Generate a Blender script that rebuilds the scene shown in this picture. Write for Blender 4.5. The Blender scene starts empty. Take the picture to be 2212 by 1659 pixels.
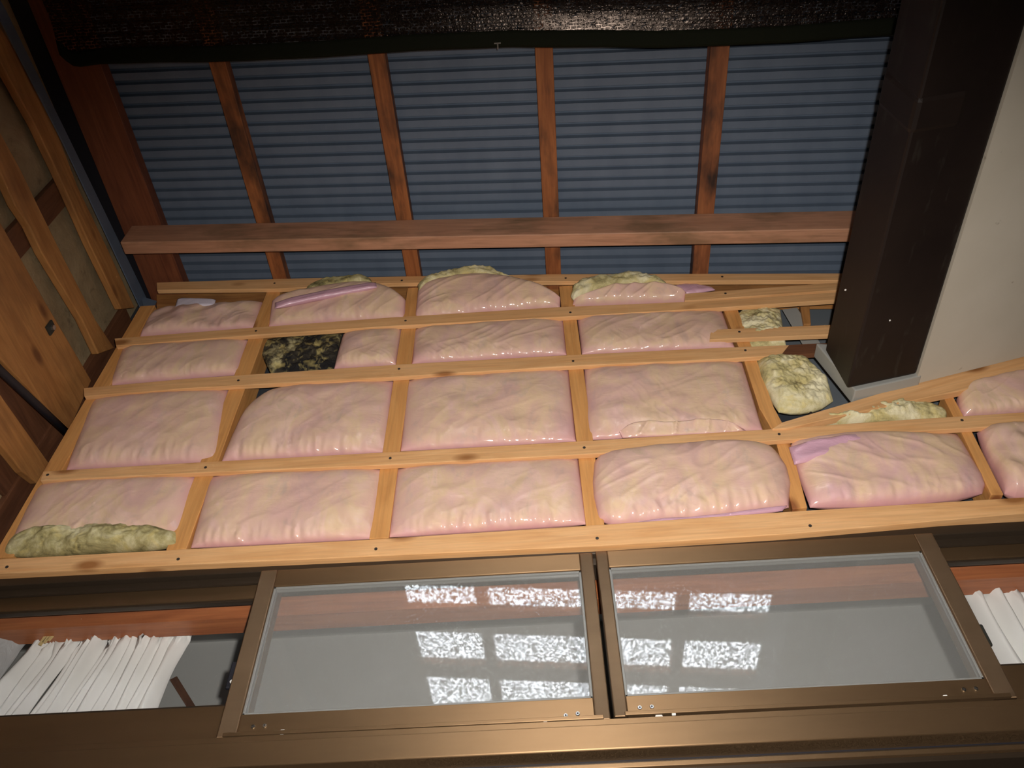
import bpy, bmesh, math, random
from mathutils import Vector, Matrix, noise

# ------------------------------------------------------------------ camera, world, lights, exposure
sc = bpy.context.scene
COL = sc.collection
EYE = 1.5                                   # eye height above the floor; everything is laid out relative to the eye and lifted at the end
FPX = 1790.0                                # focal length in pixels of a 2212 x 1659 frame
CX, CY = 1106.0, 829.5
_Z = Vector((-31, -1480, FPX)).normalized()
_Y = Vector((194, 2170, FPX)).normalized()
_Y = (_Y - _Z * _Y.dot(_Z)).normalized()
_X = _Y.cross(_Z)
R_CW = Matrix((_X, _Y, _Z))                 # camera (x right, y down, z ahead) -> world

def ray(x, y):
    return R_CW @ Vector((x - CX, y - CY, FPX))

cam = bpy.data.cameras.new('camera')
cam.sensor_fit = 'HORIZONTAL'
cam.sensor_width = 36.0
cam.lens = 36.0 * FPX / 2212.0
cam.clip_start = 0.02
cam_o = bpy.data.objects.new('camera', cam)
COL.objects.link(cam_o)
m3 = R_CW @ Matrix(((1, 0, 0), (0, -1, 0), (0, 0, -1)))
cam_o.matrix_world = m3.to_4x4()
sc.camera = cam_o

w = bpy.data.worlds.new('overcast_sky')
sc.world = w
w.use_nodes = True
bg = w.node_tree.nodes['Background']
bg.inputs[0].default_value = (0.86, 0.93, 1.0, 1)
bg.inputs[1].default_value = 45.0

fl = bpy.data.lights.new('camera_flash', 'SPOT')
fl.energy = 158.0
fl.color = (1.0, 0.94, 0.865)
fl.spot_size = math.radians(74)
fl.spot_blend = 1.0
fl.shadow_soft_size = 0.012
fl_o = bpy.data.objects.new('camera_flash', fl)
COL.objects.link(fl_o)
fl_pos = R_CW @ Vector((0.045, -0.05, -0.01))
fl_dir = ray(1220, 1090).normalized()
fl_o.matrix_world = Matrix.Translation(fl_pos) @ fl_dir.to_track_quat('-Z', 'Y').to_matrix().to_4x4() @ Matrix.Diagonal((1.65, 1.0, 1.0, 1.0))   # a flash tube lights wider than high

sc.view_settings.view_transform = 'Standard'
sc.view_settings.look = 'None'
sc.view_settings.exposure = 0.0
sc.view_settings.gamma = 1.0
sc.view_settings.use_curve_mapping = False

# ------------------------------------------------------------------ helpers
rnd = random.Random(7)
MATS = {}
MW = {}                                     # object name -> its matrix (eye-relative), for building children in place

def P(x, y, Y=1.365):                       # point of the plane Y = const seen at a pixel
    r = ray(x, y)
    return r * (Y / r.y)

def PX(x, y, X):
    r = ray(x, y)
    return r * (X / r.x)

def PR(x, y, z0):                           # point of the sloped roof plane z = z0 - .098 x
    r = ray(x, y)
    return r * (z0 / (r.z + 0.098 * r.x))

def mk(name, verts, faces, mat, parent=None, M=None, smooth=False, bevel=0.0, label=None, cat=None, group=None, kind=None, mats=None, fmat=None):
    verts = [Vector(v) for v in verts]
    if parent is not None:
        inv = MW[parent.name].inverted()
        Mo = MW[parent.name]
    else:
        if M is None:
            n = len(verts)
            c = Vector((sum(v.x for v in verts) / n, sum(v.y for v in verts) / n, min(v.z for v in verts)))
            M = Matrix.Translation(c)
        inv = M.inverted()
        Mo = M
    me = bpy.data.meshes.new(name)
    me.from_pydata([inv @ v for v in verts], [], faces)
    for mt in (mats or [mat]):
        me.materials.append(MATS[mt])
    if fmat:
        me.polygons.foreach_set('material_index', fmat)
    bm = bmesh.new()
    bm.from_mesh(me)
    bmesh.ops.recalc_face_normals(bm, faces=bm.faces)
    if bevel:
        es = [e for e in bm.edges if len(e.link_faces) == 2 and e.calc_face_angle(0) > 0.6]
        bmesh.ops.bevel(bm, geom=es, offset=bevel, segments=2, affect='EDGES', profile=0.5, clamp_overlap=True)
    bm.to_mesh(me)
    bm.free()
    if smooth:
        for p in me.polygons:
            p.use_smooth = True
    o = bpy.data.objects.new(name, me)
    COL.objects.link(o)
    if parent is not None:
        o.parent = parent
    else:
        o.matrix_world = M
    MW[o.name] = Mo
    tag(o, label, cat, group, kind)
    return o

def tag(o, label=None, cat=None, group=None, kind=None):
    for k, v in (('label', label), ('category', cat), ('group', group), ('kind', kind)):
        if v:
            o[k] = v

def empty(name, loc, label=None, cat=None, group=None, kind=None):
    o = bpy.data.objects.new(name, None)
    COL.objects.link(o)
    M = Matrix.Translation(Vector(loc))
    o.matrix_world = M
    o.empty_display_size = 0.05
    MW[o.name] = M
    tag(o, label, cat, group, kind)
    return o

def box_geo(x0, x1, y0, y1, z0, z1):
    v = [(x, y, z) for x in (x0, x1) for y in (y0, y1) for z in (z0, z1)]
    f = [(0, 1, 3, 2), (4, 6, 7, 5), (0, 4, 5, 1), (2, 3, 7, 6), (0, 2, 6, 4), (1, 5, 7, 3)]
    return v, f

def box(name, x0, x1, y0, y1, z0, z1, mat, **k):
    v, f = box_geo(x0, x1, y0, y1, z0, z1)
    return mk(name, v, f, mat, **k)

def frame_axes(ax, dep):
    ax = ax.normalized()
    dep = (dep - ax * dep.dot(ax)).normalized()
    up = dep.cross(ax)
    return Matrix((ax, dep, up)).transposed().to_4x4()

def strip(name, A, B, dep, mat, bevel=0.0016, parent=None, **k):
    """a board: front-face edges A and B (lists of points), thickness vector dep; local x runs along its length"""
    A = [Vector(p) for p in A]
    B = [Vector(p) for p in B]
    dep = Vector(dep)
    v, f = [], []
    for a, b in zip(A, B):
        v += [a, b, b + dep, a + dep]
    n = len(A)
    for i in range(n - 1):
        o = 4 * i
        for j in range(4):
            f.append((o + j, o + (j + 1) % 4, o + 4 + (j + 1) % 4, o + 4 + j))
    f.append((0, 1, 2, 3))
    f.append((4 * n - 4, 4 * n - 1, 4 * n - 2, 4 * n - 3))
    ax = (A[-1] + B[-1] - A[0] - B[0])
    M = Matrix.Translation((A[0] + B[0]) / 2) @ frame_axes(ax, dep)
    return mk(name, v, f, mat, parent=parent, M=None if parent is not None else M, bevel=bevel, **k)

def disc_geo(c, nrm, r, h, n=10, r2=None):
    c = Vector(c); nrm = Vector(nrm).normalized()
    t = nrm.orthogonal().normalized(); b = nrm.cross(t)
    r2 = r if r2 is None else r2
    v, f = [], []
    for k in range(n):
        a = 2 * math.pi * k / n
        v.append(c + (t * math.cos(a) + b * math.sin(a)) * r)
    for k in range(n):
        a = 2 * math.pi * k / n
        v.append(c + nrm * h + (t * math.cos(a) + b * math.sin(a)) * r2)
    for k in range(n):
        f.append((k, (k + 1) % n, n + (k + 1) % n, n + k))
    f.append(tuple(range(n)))
    f.append(tuple(range(n, 2 * n)))
    return v, f

def tube_geo(pts, r, n=10):
    pts = [Vector(p) for p in pts]
    v, f = [], []
    for i, p in enumerate(pts):
        d = (pts[min(i + 1, len(pts) - 1)] - pts[max(i - 1, 0)]).normalized()
        t = d.cross(Vector((0.3, 0.2, 1))).normalized(); b = d.cross(t)
        for k in range(n):
            a = 2 * math.pi * k / n
            v.append(p + (t * math.cos(a) + b * math.sin(a)) * r)
    for i in range(len(pts) - 1):
        for k in range(n):
            f.append((i * n + k, i * n + (k + 1) % n, (i + 1) * n + (k + 1) % n, (i + 1) * n + k))
    f.append(tuple(range(n)))
    f.append(tuple(range((len(pts) - 1) * n, len(pts) * n)))
    return v, f

def nail(parent, x, y, Y, r=0.0036):
    c = P(x, y, Y)
    v, f = disc_geo(c + Vector((0, 0.004, 0)), (0, -1, 0), r, 0.0052, 8)
    return mk('nail', v, f, 'nail', parent=parent)

# ------------------------------------------------------------------ materials
class NT:
    def __init__(self, name):
        self.m = bpy.data.materials.new(name)
        self.m.use_nodes = True
        MATS[name] = self.m
        self.t = self.m.node_tree
        self.t.nodes.clear()
        self.out = self.n('ShaderNodeOutputMaterial')
    def n(self, typ, **k):
        nd = self.t.nodes.new(typ)
        for a, b in k.items():
            setattr(nd, a, b)
        return nd
    def l(self, a, b):
        self.t.links.new(a, b)
    def set(self, nd, **k):
        for a, b in k.items():
            nd.inputs[a.replace('_', ' ')].default_value = b
        return nd
    def pr(self, **k):
        p = self.n('ShaderNodeBsdfPrincipled')
        self.set(p, **k)
        self.l(p.outputs[0], self.out.inputs[0])
        return p
    def coords(self, scale=(1, 1, 1), rand=True):
        tc = self.n('ShaderNodeTexCoord')
        mp = self.n('ShaderNodeMapping')
        mp.inputs['Scale'].default_value = scale
        if rand:
            oi = self.n('ShaderNodeObjectInfo')
            mu = self.n('ShaderNodeMath', operation='MULTIPLY')
            mu.inputs[1].default_value = 37.0
            self.l(oi.outputs['Random'], mu.inputs[0])
            cb = self.n('ShaderNodeCombineXYZ')
            for i in range(3):
                self.l(mu.outputs[0], cb.inputs[i])
            self.l(cb.outputs[0], mp.inputs['Location'])
        self.l(tc.outputs['Object'], mp.inputs['Vector'])
        return mp.outputs[0]
    def noise(self, vec, scale, detail=4, rough=0.55, dist=0.0):
        nd = self.n('ShaderNodeTexNoise')
        self.set(nd, Scale=scale, Detail=detail, Roughness=rough, Distortion=dist)
        self.l(vec, nd.inputs['Vector'])
        return nd.outputs['Fac']
    def ramp(self, fac, stops):
        r = self.n('ShaderNodeValToRGB')
        el = r.color_ramp.elements
        while len(el) < len(stops):
            el.new(0.5)
        for e, (p, c) in zip(el, stops):
            e.position = p
            e.color = (c[0], c[1], c[2], 1) if not isinstance(c, (int, float)) else (c, c, c, 1)
        self.l(fac, r.inputs[0])
        return r.outputs[0]
    def mix(self, fac, a, b, mode='MIX'):
        m = self.n('ShaderNodeMix', data_type='RGBA', blend_type=mode)
        for sock, val in ((m.inputs[0], fac), (m.inputs[6], a), (m.inputs[7], b)):
            if isinstance(val, (int, float)):
                sock.default_value = val
            elif isinstance(val, (tuple, list)):
                sock.default_value = (val[0], val[1], val[2], 1)
            else:
                self.l(val, sock)
        return m.outputs[2]
    def bump(self, h, strength, dist, p):
        b = self.n('ShaderNodeBump')
        self.set(b, Strength=strength, Distance=dist)
        self.l(h, b.inputs['Height'])
        self.l(b.outputs[0], p.inputs['Normal'])
        return b

def wood(name, light, dark, knot, rough=0.55, stain=None, stain_amt=0.0, knots=True, spec=0.35):
    t = NT(name)
    p = t.pr(Roughness=rough)
    p.inputs['Specular IOR Level'].default_value = spec
    v = t.coords((1.6, 16, 16))
    g = t.noise(v, 2.2, 5, 0.6, 1.2)
    c = t.ramp(g, [(0.3, dark), (0.62, light)])
    v2 = t.coords((3.0, 90, 90))
    g2 = t.noise(v2, 2.0, 3, 0.6)
    fine = t.ramp(g2, [(0.35, 0.80), (0.6, 1.0)])
    c = t.mix(0.7, c, fine, 'MULTIPLY')
    if knots:
        v3 = t.coords((4.0, 9.0, 9.0))
        vo = t.n('ShaderNodeTexVoronoi')
        t.set(vo, Scale=1.25, Randomness=1.0)
        t.l(v3, vo.inputs['Vector'])
        kf = t.ramp(vo.outputs['Distance'], [(0.08, 0.95), (0.20, 0.0)])
        c = t.mix(kf, c, knot)
    if stain:
        v4 = t.coords((2.5, 7, 7))
        s = t.noise(v4, 1.7, 4, 0.6)
        sf = t.ramp(s, [(0.48, 0.0), (0.66, stain_amt)])
        c = t.mix(sf, c, stain)
    t.l(c, p.inputs['Base Color'])
    t.bump(g2, 0.25, 0.0008, p)

wood('fresh_wood', (0.76, 0.44, 0.205), (0.66, 0.34, 0.135), (0.30, 0.12, 0.035))
wood('stud_wood', (0.68, 0.34, 0.115), (0.58, 0.265, 0.08), (0.26, 0.09, 0.03))
wood('old_wood', (0.34, 0.118, 0.038), (0.20, 0.062, 0.021), (0.08, 0.03, 0.015), stain=(0.035, 0.018, 0.012), stain_amt=0.85)
wood('beam_wood', (0.46, 0.235, 0.14), (0.34, 0.165, 0.095), (0.2, 0.09, 0.05), stain=(0.15, 0.09, 0.045), stain_amt=0.75, knots=False)
wood('sooty_wood', (0.30, 0.105, 0.038), (0.16, 0.05, 0.02), (0.05, 0.02, 0.012), stain=(0.02, 0.012, 0.01), stain_amt=0.95, knots=False)
wood('dark_beam_wood', (0.20, 0.065, 0.028), (0.12, 0.035, 0.017), (0.06, 0.02, 0.012), knots=False)
wood('red_wood', (0.46, 0.155, 0.055), (0.33, 0.10, 0.035), (0.15, 0.05, 0.02), knots=False, rough=0.4)
wood('wall_wood', (0.50, 0.235, 0.075), (0.36, 0.15, 0.045), (0.16, 0.06, 0.02), stain=(0.16, 0.07, 0.03), stain_amt=0.5)
wood('brown_wood', (0.16, 0.065, 0.03), (0.09, 0.035, 0.018), (0.05, 0.02, 0.012), knots=False)

t = NT('nail'); t.pr(Base_Color=(0.03, 0.022, 0.018, 1), Roughness=0.6)
t = NT('steel'); t.pr(Base_Color=(0.55, 0.55, 0.53, 1), Metallic=1.0, Roughness=0.3)
t = NT('dark_steel'); t.pr(Base_Color=(0.035, 0.036, 0.03, 1), Metallic=0.3, Roughness=0.5)
t = NT('white_plastic'); t.pr(Base_Color=(0.8, 0.78, 0.74, 1), Roughness=0.4)
t = NT('rubber_and_shade_black'); t.pr(Base_Color=(0.012, 0.012, 0.018, 1), Roughness=0.5)  # also the painted shade of the strip beside the edge beam

# blue painted sheet
t = NT('blue_sheet')
p = t.pr(Roughness=0.5, Metallic=0.0)
nz = t.noise(t.coords((3, 1, 1)), 6.0, 4)
t.l(t.ramp(nz, [(0.3, (0.095, 0.126, 0.178)), (0.7, (0.116, 0.150, 0.205))]), p.inputs['Base Color'])

# film over glass wool
def film(name, pink, coat=0.5):
    t = NT(name)
    p = t.pr(Roughness=0.55)
    p.inputs['Specular IOR Level'].default_value = 0.3
    p.inputs['Coat Weight'].default_value = coat
    p.inputs['Coat Roughness'].default_value = 0.13
    v = t.coords((7, 7, 4))
    n1 = t.noise(v, 1.7, 4, 0.6, 0.9)
    woolc = t.ramp(n1, [(0.28, (0.60, 0.41, 0.33)), (0.42, (0.72, 0.475, 0.36)), (0.54, (0.73, 0.52, 0.34)), (0.64, (0.77, 0.53, 0.42)), (0.78, (0.62, 0.46, 0.30))])
    n2 = t.noise(t.coords((5, 5, 3)), 2.1, 3, 0.6, 0.6)
    pf = t.ramp(n2, [(0.42, 0.0), (0.66, pink)])
    c = t.mix(pf, woolc, (0.64, 0.38, 0.40))
    n3 = t.noise(t.coords((13, 13, 7)), 2.0, 3, 0.6, 0.5)
    gf = t.ramp(n3, [(0.58, 0.0), (0.76, 0.45)])
    c = t.mix(gf, c, (0.47, 0.37, 0.32))
    at = t.n('ShaderNodeAttribute', attribute_name='gather')    # film lies double along the seams
    ef = t.ramp(at.outputs['Fac'], [(0.25, 0.0), (0.95, 0.75)])
    c = t.mix(ef, c, (0.62, 0.30, 0.33))
    t.l(c, p.inputs['Base Color'])
    a = t.noise(t.coords((9, 9, 20)), 1.8, 5, 0.6, 1.4)
    t.bump(a, 0.25, 0.004, p)
film('film', 0.45)
film('film_pink', 0.85, 0.6)
film('film_shiny', 0.25, 1.0)
t = NT('film_fold')
p = t.pr(Base_Color=(0.62, 0.36, 0.45, 1), Roughness=0.35)
p.inputs['Coat Weight'].default_value = 0.6
a = t.noise(t.coords((14, 14, 30)), 2.0, 4, 0.6, 1.0)
t.bump(a, 0.5, 0.004, p)

def wool(name, dark, mid, light, lo=0.30, hi=0.66, sc_=14.0):
    t = NT(name)
    p = t.pr(Roughness=0.95)
    p.inputs['Specular IOR Level'].default_value = 0.1
    v = t.coords((1, 1, 1))
    n1 = t.noise(v, sc_, 7, 0.66, 0.8)
    c = t.ramp(n1, [(lo, dark), ((lo + hi) / 2, mid), (hi, light)])
    n3 = t.noise(v, 30.0, 3, 0.6, 0.5)
    c = t.mix(t.ramp(n3, [(0.52, 0.0), (0.70, 0.55)]), c, (0.72, 0.58, 0.22))
    t.l(c, p.inputs['Base Color'])
    n2 = t.noise(v, 120.0, 5, 0.7, 1.5)
    t.bump(n2, 0.6, 0.004, p)
wool('rock_wool', (0.20, 0.16, 0.065), (0.58, 0.50, 0.25), (0.80, 0.73, 0.50), 0.28, 0.62)
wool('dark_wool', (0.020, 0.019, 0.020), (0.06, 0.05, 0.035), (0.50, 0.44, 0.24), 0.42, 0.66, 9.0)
wool('green_wool', (0.11, 0.095, 0.04), (0.42, 0.36, 0.17), (0.70, 0.64, 0.40), 0.30, 0.64)

t = NT('mud_plaster')
p = t.pr(Roughness=0.95)
n1 = t.noise(t.coords((1, 1, 1)), 7.0, 6, 0.65, 0.5)
c = t.ramp(n1, [(0.25, (0.19, 0.135, 0.07)), (0.5, (0.30, 0.22, 0.12)), (0.75, (0.38, 0.29, 0.16))])
n2 = t.noise(t.coords((1, 1, 1)), 22.0, 3, 0.6)
c = t.mix(t.ramp(n2, [(0.62, 0.0), (0.75, 0.6)]), c, (0.10, 0.065, 0.035))
t.l(c, p.inputs['Base Color'])
t.bump(n1, 0.5, 0.012, p)

t = NT('soffit_board')
p = t.pr(Roughness=0.85)
n1 = t.noise(t.coords((1, 1, 1)), 3.0, 4, 0.6)
c = t.ramp(n1, [(0.3, (0.47, 0.42, 0.34)), (0.7, (0.53, 0.48, 0.40))])
n2 = t.noise(t.coords((1, 1, 1)), 30.0, 3, 0.6)
c = t.mix(t.ramp(n2, [(0.70, 0.0), (0.78, 0.55)]), c, (0.16, 0.11, 0.075))
t.l(c, p.inputs['Base Color'])

def bronze(name, col, rough, metal, tan=(0, 0, 1)):
    t = NT(name)
    p = t.pr(Roughness=rough, Metallic=metal, Anisotropic=0.75)
    tg = t.n('ShaderNodeCombineXYZ')            # drawn profile: the gleam spreads across the drawing direction
    for i, q in enumerate(tan):
        tg.inputs[i].default_value = q
    t.l(tg.outputs[0], p.inputs['Tangent'])
    n1 = t.noise(t.coords((1, 6, 6)), 5.0, 3, 0.6)
    t.l(t.ramp(n1, [(0.3, tuple(x * 0.92 for x in col)), (0.7, col)]), p.inputs['Base Color'])
    n2 = t.noise(t.coords((60, 60, 60)), 6.0, 2)
    t.bump(n2, 0.05, 0.0004, p)
bronze('bronze', (0.28, 0.175, 0.092), 0.50, 0.85)
bronze('bronze_upright', (0.27, 0.17, 0.095), 0.46, 0.85, (1, 0, 0))
bronze('dark_bronze', (0.06, 0.042, 0.028), 0.45, 0.5)
t = NT('gasket'); t.pr(Base_Color=(0.22, 0.22, 0.21, 1), Roughness=0.35)

t = NT('gutter_brown')
p = t.pr(Roughness=0.5)
p.inputs['Specular IOR Level'].default_value = 0.3
n1 = t.noise(t.coords((1, 1, 1)), 6.0, 4, 0.6)
c = t.ramp(n1, [(0.3, (0.010, 0.006, 0.005)), (0.7, (0.015, 0.009, 0.007))])
n2 = t.noise(t.coords((4, 1, 4)), 7.0, 4, 0.65)
c = t.mix(t.ramp(n2, [(0.60, 0.0), (0.78, 0.5)]), c, (0.05, 0.046, 0.037))
t.l(c, p.inputs['Base Color'])
t = NT('grey_metal'); t.pr(Base_Color=(0.36, 0.36, 0.34, 1), Roughness=0.5, Metallic=0.1)
t = NT('dark_panel'); t.pr(Base_Color=(0.035, 0.04, 0.05, 1), Roughness=0.7)
t = NT('slate_panel'); t.pr(Base_Color=(0.13, 0.15, 0.17, 1), Roughness=0.6)

t = NT('room_grey')
p = t.pr(Roughness=0.9)
n1 = t.noise(t.coords((1, 1, 1)), 2.0, 3)
t.l(t.ramp(n1, [(0.3, (0.42, 0.43, 0.42)), (0.7, (0.47, 0.48, 0.47))]), p.inputs['Base Color'])
t = NT('concrete'); t.pr(Base_Color=(0.16, 0.15, 0.14, 1), Roughness=0.9)

# dusty pane: clear glass with a haze of dust
def pane_mat(name, dust, col, f0=0.05):
    t = NT(name)
    tr = t.n('ShaderNodeBsdfTransparent')
    df = t.n('ShaderNodeBsdfDiffuse'); df.inputs[0].default_value = col
    gl = t.n('ShaderNodeBsdfGlossy'); gl.inputs['Roughness'].default_value = 0.02
    m1 = t.n('ShaderNodeMixShader'); m1.inputs[0].default_value = dust
    t.l(tr.outputs[0], m1.inputs[1]); t.l(df.outputs[0], m1.inputs[2])
    lw = t.n('ShaderNodeLayerWeight'); lw.inputs['Blend'].default_value = 0.5
    pw = t.n('ShaderNodeMath', operation='POWER'); pw.inputs[1].default_value = 5.0
    t.l(lw.outputs['Facing'], pw.inputs[0])
    fr = t.n('ShaderNodeMath', operation='MULTIPLY_ADD'); fr.inputs[1].default_value = 0.95; fr.inputs[2].default_value = f0
    t.l(pw.outputs[0], fr.inputs[0])
    m2 = t.n('ShaderNodeMixShader')
    t.l(fr.outputs[0], m2.inputs[0]); t.l(m1.outputs[0], m2.inputs[1]); t.l(gl.outputs[0], m2.inputs[2])
    t.l(m2.outputs[0], t.out.inputs[0])
pane_mat('dusty_glass', 0.13, (0.62, 0.63, 0.61, 1))
pane_mat('clear_glass', 0.008, (0.6, 0.6, 0.6, 1), 0.02)

# white plastic sheets
t = NT('white_sheet')
p = t.pr(Base_Color=(0.90, 0.90, 0.88, 1), Roughness=0.45)
tl = t.n('ShaderNodeBsdfTranslucent'); tl.inputs[0].default_value = (0.8, 0.8, 0.8, 1)
mx = t.n('ShaderNodeMixShader'); mx.inputs[0].default_value = 0.15
t.l(p.outputs[0], mx.inputs[1]); t.l(tl.outputs[0], mx.inputs[2]); t.l(mx.outputs[0], t.out.inputs[0])
t = NT('grey_sheet')
p = t.pr(Base_Color=(0.42, 0.43, 0.44, 1), Roughness=0.3)
a = t.noise(t.coords((20, 20, 9)), 2.0, 4, 0.6, 1.0)
t.bump(a, 0.6, 0.006, p)
t = NT('straw'); t.pr(Base_Color=(0.62, 0.48, 0.22, 1), Roughness=0.7)
t = NT('paper'); t.pr(Base_Color=(0.68, 0.62, 0.72, 1), Roughness=0.6)

# knitted shade net: woven tapes with small openings
t = NT('shade_net')
tc = t.n('ShaderNodeTexCoord')
mp = t.n('ShaderNodeMapping'); mp.inputs['Scale'].default_value = (1, 1, 1)
t.l(tc.outputs['Object'], mp.inputs['Vector'])
wob = t.n('ShaderNodeTexNoise'); t.set(wob, Scale=40.0, Detail=2.0)
t.l(mp.outputs[0], wob.inputs['Vector'])
add = t.n('ShaderNodeVectorMath', operation='MULTIPLY_ADD')
t.l(wob.outputs['Color'], add.inputs[0]); add.inputs[1].default_value = (0.006, 0.006, 0); t.l(mp.outputs[0], add.inputs[2])
br = t.n('ShaderNodeTexBrick')
t.set(br, Scale=1.0, Mortar_Size=0.0013, Brick_Width=0.015, Row_Height=0.0072, Mortar_Smooth=0.4)
br.inputs['Color1'].default_value = (1, 1, 1, 1); br.inputs['Color2'].default_value = (0.55, 0.55, 0.55, 1); br.inputs['Mortar'].default_value = (0, 0, 0, 1)
t.l(add.outputs[0], br.inputs['Vector'])
hn = t.noise(mp.outputs[0], 90.0, 3, 0.6)
pp = t.n('ShaderNodeBsdfPrincipled')
t.set(pp, Roughness=0.22)
pp.inputs['Specular IOR Level'].default_value = 0.6
pp.inputs['Specular Tint'].default_value = (1.0, 0.78, 0.66, 1)
t.l(t.ramp(hn, [(0.35, (0.002, 0.0015, 0.0015)), (0.7, (0.012, 0.006, 0.005))]), pp.inputs['Base Color'])
mulh = t.n('ShaderNodeMath', operation='MULTIPLY')
t.l(br.outputs['Color'], mulh.inputs[0]); t.l(hn, mulh.inputs[1])
t.bump(mulh.outputs[0], 1.0, 0.0026, pp)
tr = t.n('ShaderNodeBsdfTransparent')
mx = t.n('ShaderNodeMixShader')
hole = t.n('ShaderNodeMath', operation='MULTIPLY')
h2 = t.noise(mp.outputs[0], 70.0, 3, 0.65)
t.l(t.ramp(h2, [(0.44, 0.02), (0.60, 1.0)]), hole.inputs[0])
hole.inputs[1].default_value = 1.0
hb = t.n('ShaderNodeMath', operation='MULTIPLY')
t.l(br.outputs['Fac'], hb.inputs[0]); t.l(hole.outputs[0], hb.inputs[1])
t.l(hb.outputs[0], mx.inputs[0]); t.l(pp.outputs[0], mx.inputs[1]); t.l(tr.outputs[0], mx.inputs[2])
t.l(mx.outputs[0], t.out.inputs[0])
t = NT('net_hem')
p = t.pr(Base_Color=(0.007, 0.0085, 0.003, 1), Roughness=0.8)
p.inputs['Specular IOR Level'].default_value = 0.15

# ------------------------------------------------------------------ the shell
def roofz(x, z0):
    return z0 - 0.098 * x

# corrugated ceiling (underside of the sloped sheet); opens behind the camera, where bare daylight falls through the net
PITCH, DEEP = 0.0325, 0.017
def corr(name, x0, x1, y0, y1, z0):
    ys = []
    y = y0
    while y < y1:
        ys += [(y, 0), (y + 0.0200, 0), (y + 0.0215, DEEP), (y + 0.0310, DEEP)]
        y += PITCH
    v, f = [], []
    for yy, dz in ys:
        for xx in (x0, x1):
            v.append((xx, yy, roofz(xx, z0) + dz))
    n = len(ys)
    top = len(v)
    for yy, dz in ys:
        for xx in (x0, x1):
            v.append((xx, yy, roofz(xx, z0) + dz + 0.0012))
    for i in range(n - 1):
        a = 2 * i
        f.append((a, a + 1, a + 3, a + 2))
        f.append((top + a, top + a + 2, top + a + 3, top + a + 1))
    for i in range(n - 1):
        a = 2 * i
        f.append((a, a + 2, top + a + 2, top + a))
        f.append((a + 1, top + a + 1, top + a + 3, a + 3))
    f.append((0, top, top + 1, 1))
    a = 2 * n - 2
    f.append((a, a + 1, top + a + 1, top + a))
    return mk(name, v, f, 'blue_sheet', kind='structure', label='blue corrugated metal roof sheet seen from below')
ZR = 2.181
corr('ceiling', -1.34, 1.25, -0.25, 1.62, ZR + 0.041)
for nm, x0, x1, y0, y1 in (('ceiling_back', -1.34, 1.25, -2.4, -1.35), ('ceiling_side', -1.34, -0.66, -1.35, -0.18)):
    v = [(x, y, roofz(x, ZR + 0.041) + dz) for dz in (0, 0.003) for x, y in ((x0, y0), (x1, y0), (x1, y1), (x0, y1))]
    mk(nm, v, [(0, 1, 2, 3), (4, 7, 6, 5), (0, 4, 5, 1), (1, 5, 6, 2), (2, 6, 7, 3), (3, 7, 4, 0)], 'blue_sheet', kind='structure')

# wall behind the insulation, above the window
v, f = box_geo(-1.36, 1.62, 1.475, 1.50, 1.135, 1.50)
v, f = box_geo(-1.36, 2.24, 1.475, 1.50, 1.135, 1.50)
wf = mk('wall_front', v, f, 'dark_panel', kind='structure', label='dark backing board behind the insulated stud wall')
v = [(-1.36, 1.475, 1.50), (0.70, 1.475, 1.50), (0.70, 1.475, 2.20), (-1.36, 1.475, 2.42), (-1.36, 1.50, 1.50), (0.70, 1.50, 1.50), (0.70, 1.50, 2.20), (-1.36, 1.50, 2.42)]
bf = [(0, 1, 2, 3), (4, 7, 6, 5), (0, 4, 5, 1), (1, 5, 6, 2), (2, 6, 7, 3), (3, 7, 4, 0)]
mk('backing_board', v, bf, 'dark_panel', parent=wf)
box('siding_panel', 0.70, 2.24, 1.50, 1.515, 1.50, 2.24, 'slate_panel', parent=wf)

# left wall: mud plaster
wl = box('wall_left', -1.40, -1.325, -2.4, 1.50, -1.5, 2.40, 'mud_plaster', kind='structure', label='old tan mud-plaster wall between orange timbers')
box('floor', -1.40, 2.2, -2.4, 1.50, -1.55, -1.50, 'concrete', kind='structure')
box('wall_back', -1.40, 2.2, -2.45, -2.40, -1.5, 2.42, 'concrete', kind='structure')

# soffit of the neighbouring house, right
def sofz(x):
    return 1.453 + 0.264 * (x - 0.56)
x0, x1, y0, y1 = 0.9145, 2.15, -2.4, 1.356
v = [(x, y, sofz(x) + dz) for dz in (0, 0.012) for x, y in ((x0, y0), (x1, y0), (x1, y1), (x0, y1))]
mk('ceiling_soffit', v, bf, 'soffit_board', kind='structure', label='pale beige sloped soffit board right of the brown gutter')
box('wall_light_block', 0.96, 1.00, -2.4, 1.47, 1.72, 2.20, 'dark_panel', kind='structure')  # hidden panel added above the soffit to keep sky light off the roof sheet
box('ceiling_light_block', 1.00, 2.24, -2.45, 1.52, 2.20, 2.24, 'dark_panel', kind='structure')  # unseen lid added over the soffit to stop sky light leaking in
box('wall_right', 2.10, 2.24, -2.4, 1.50, -1.5, 2.20, 'concrete', kind='structure')

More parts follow.
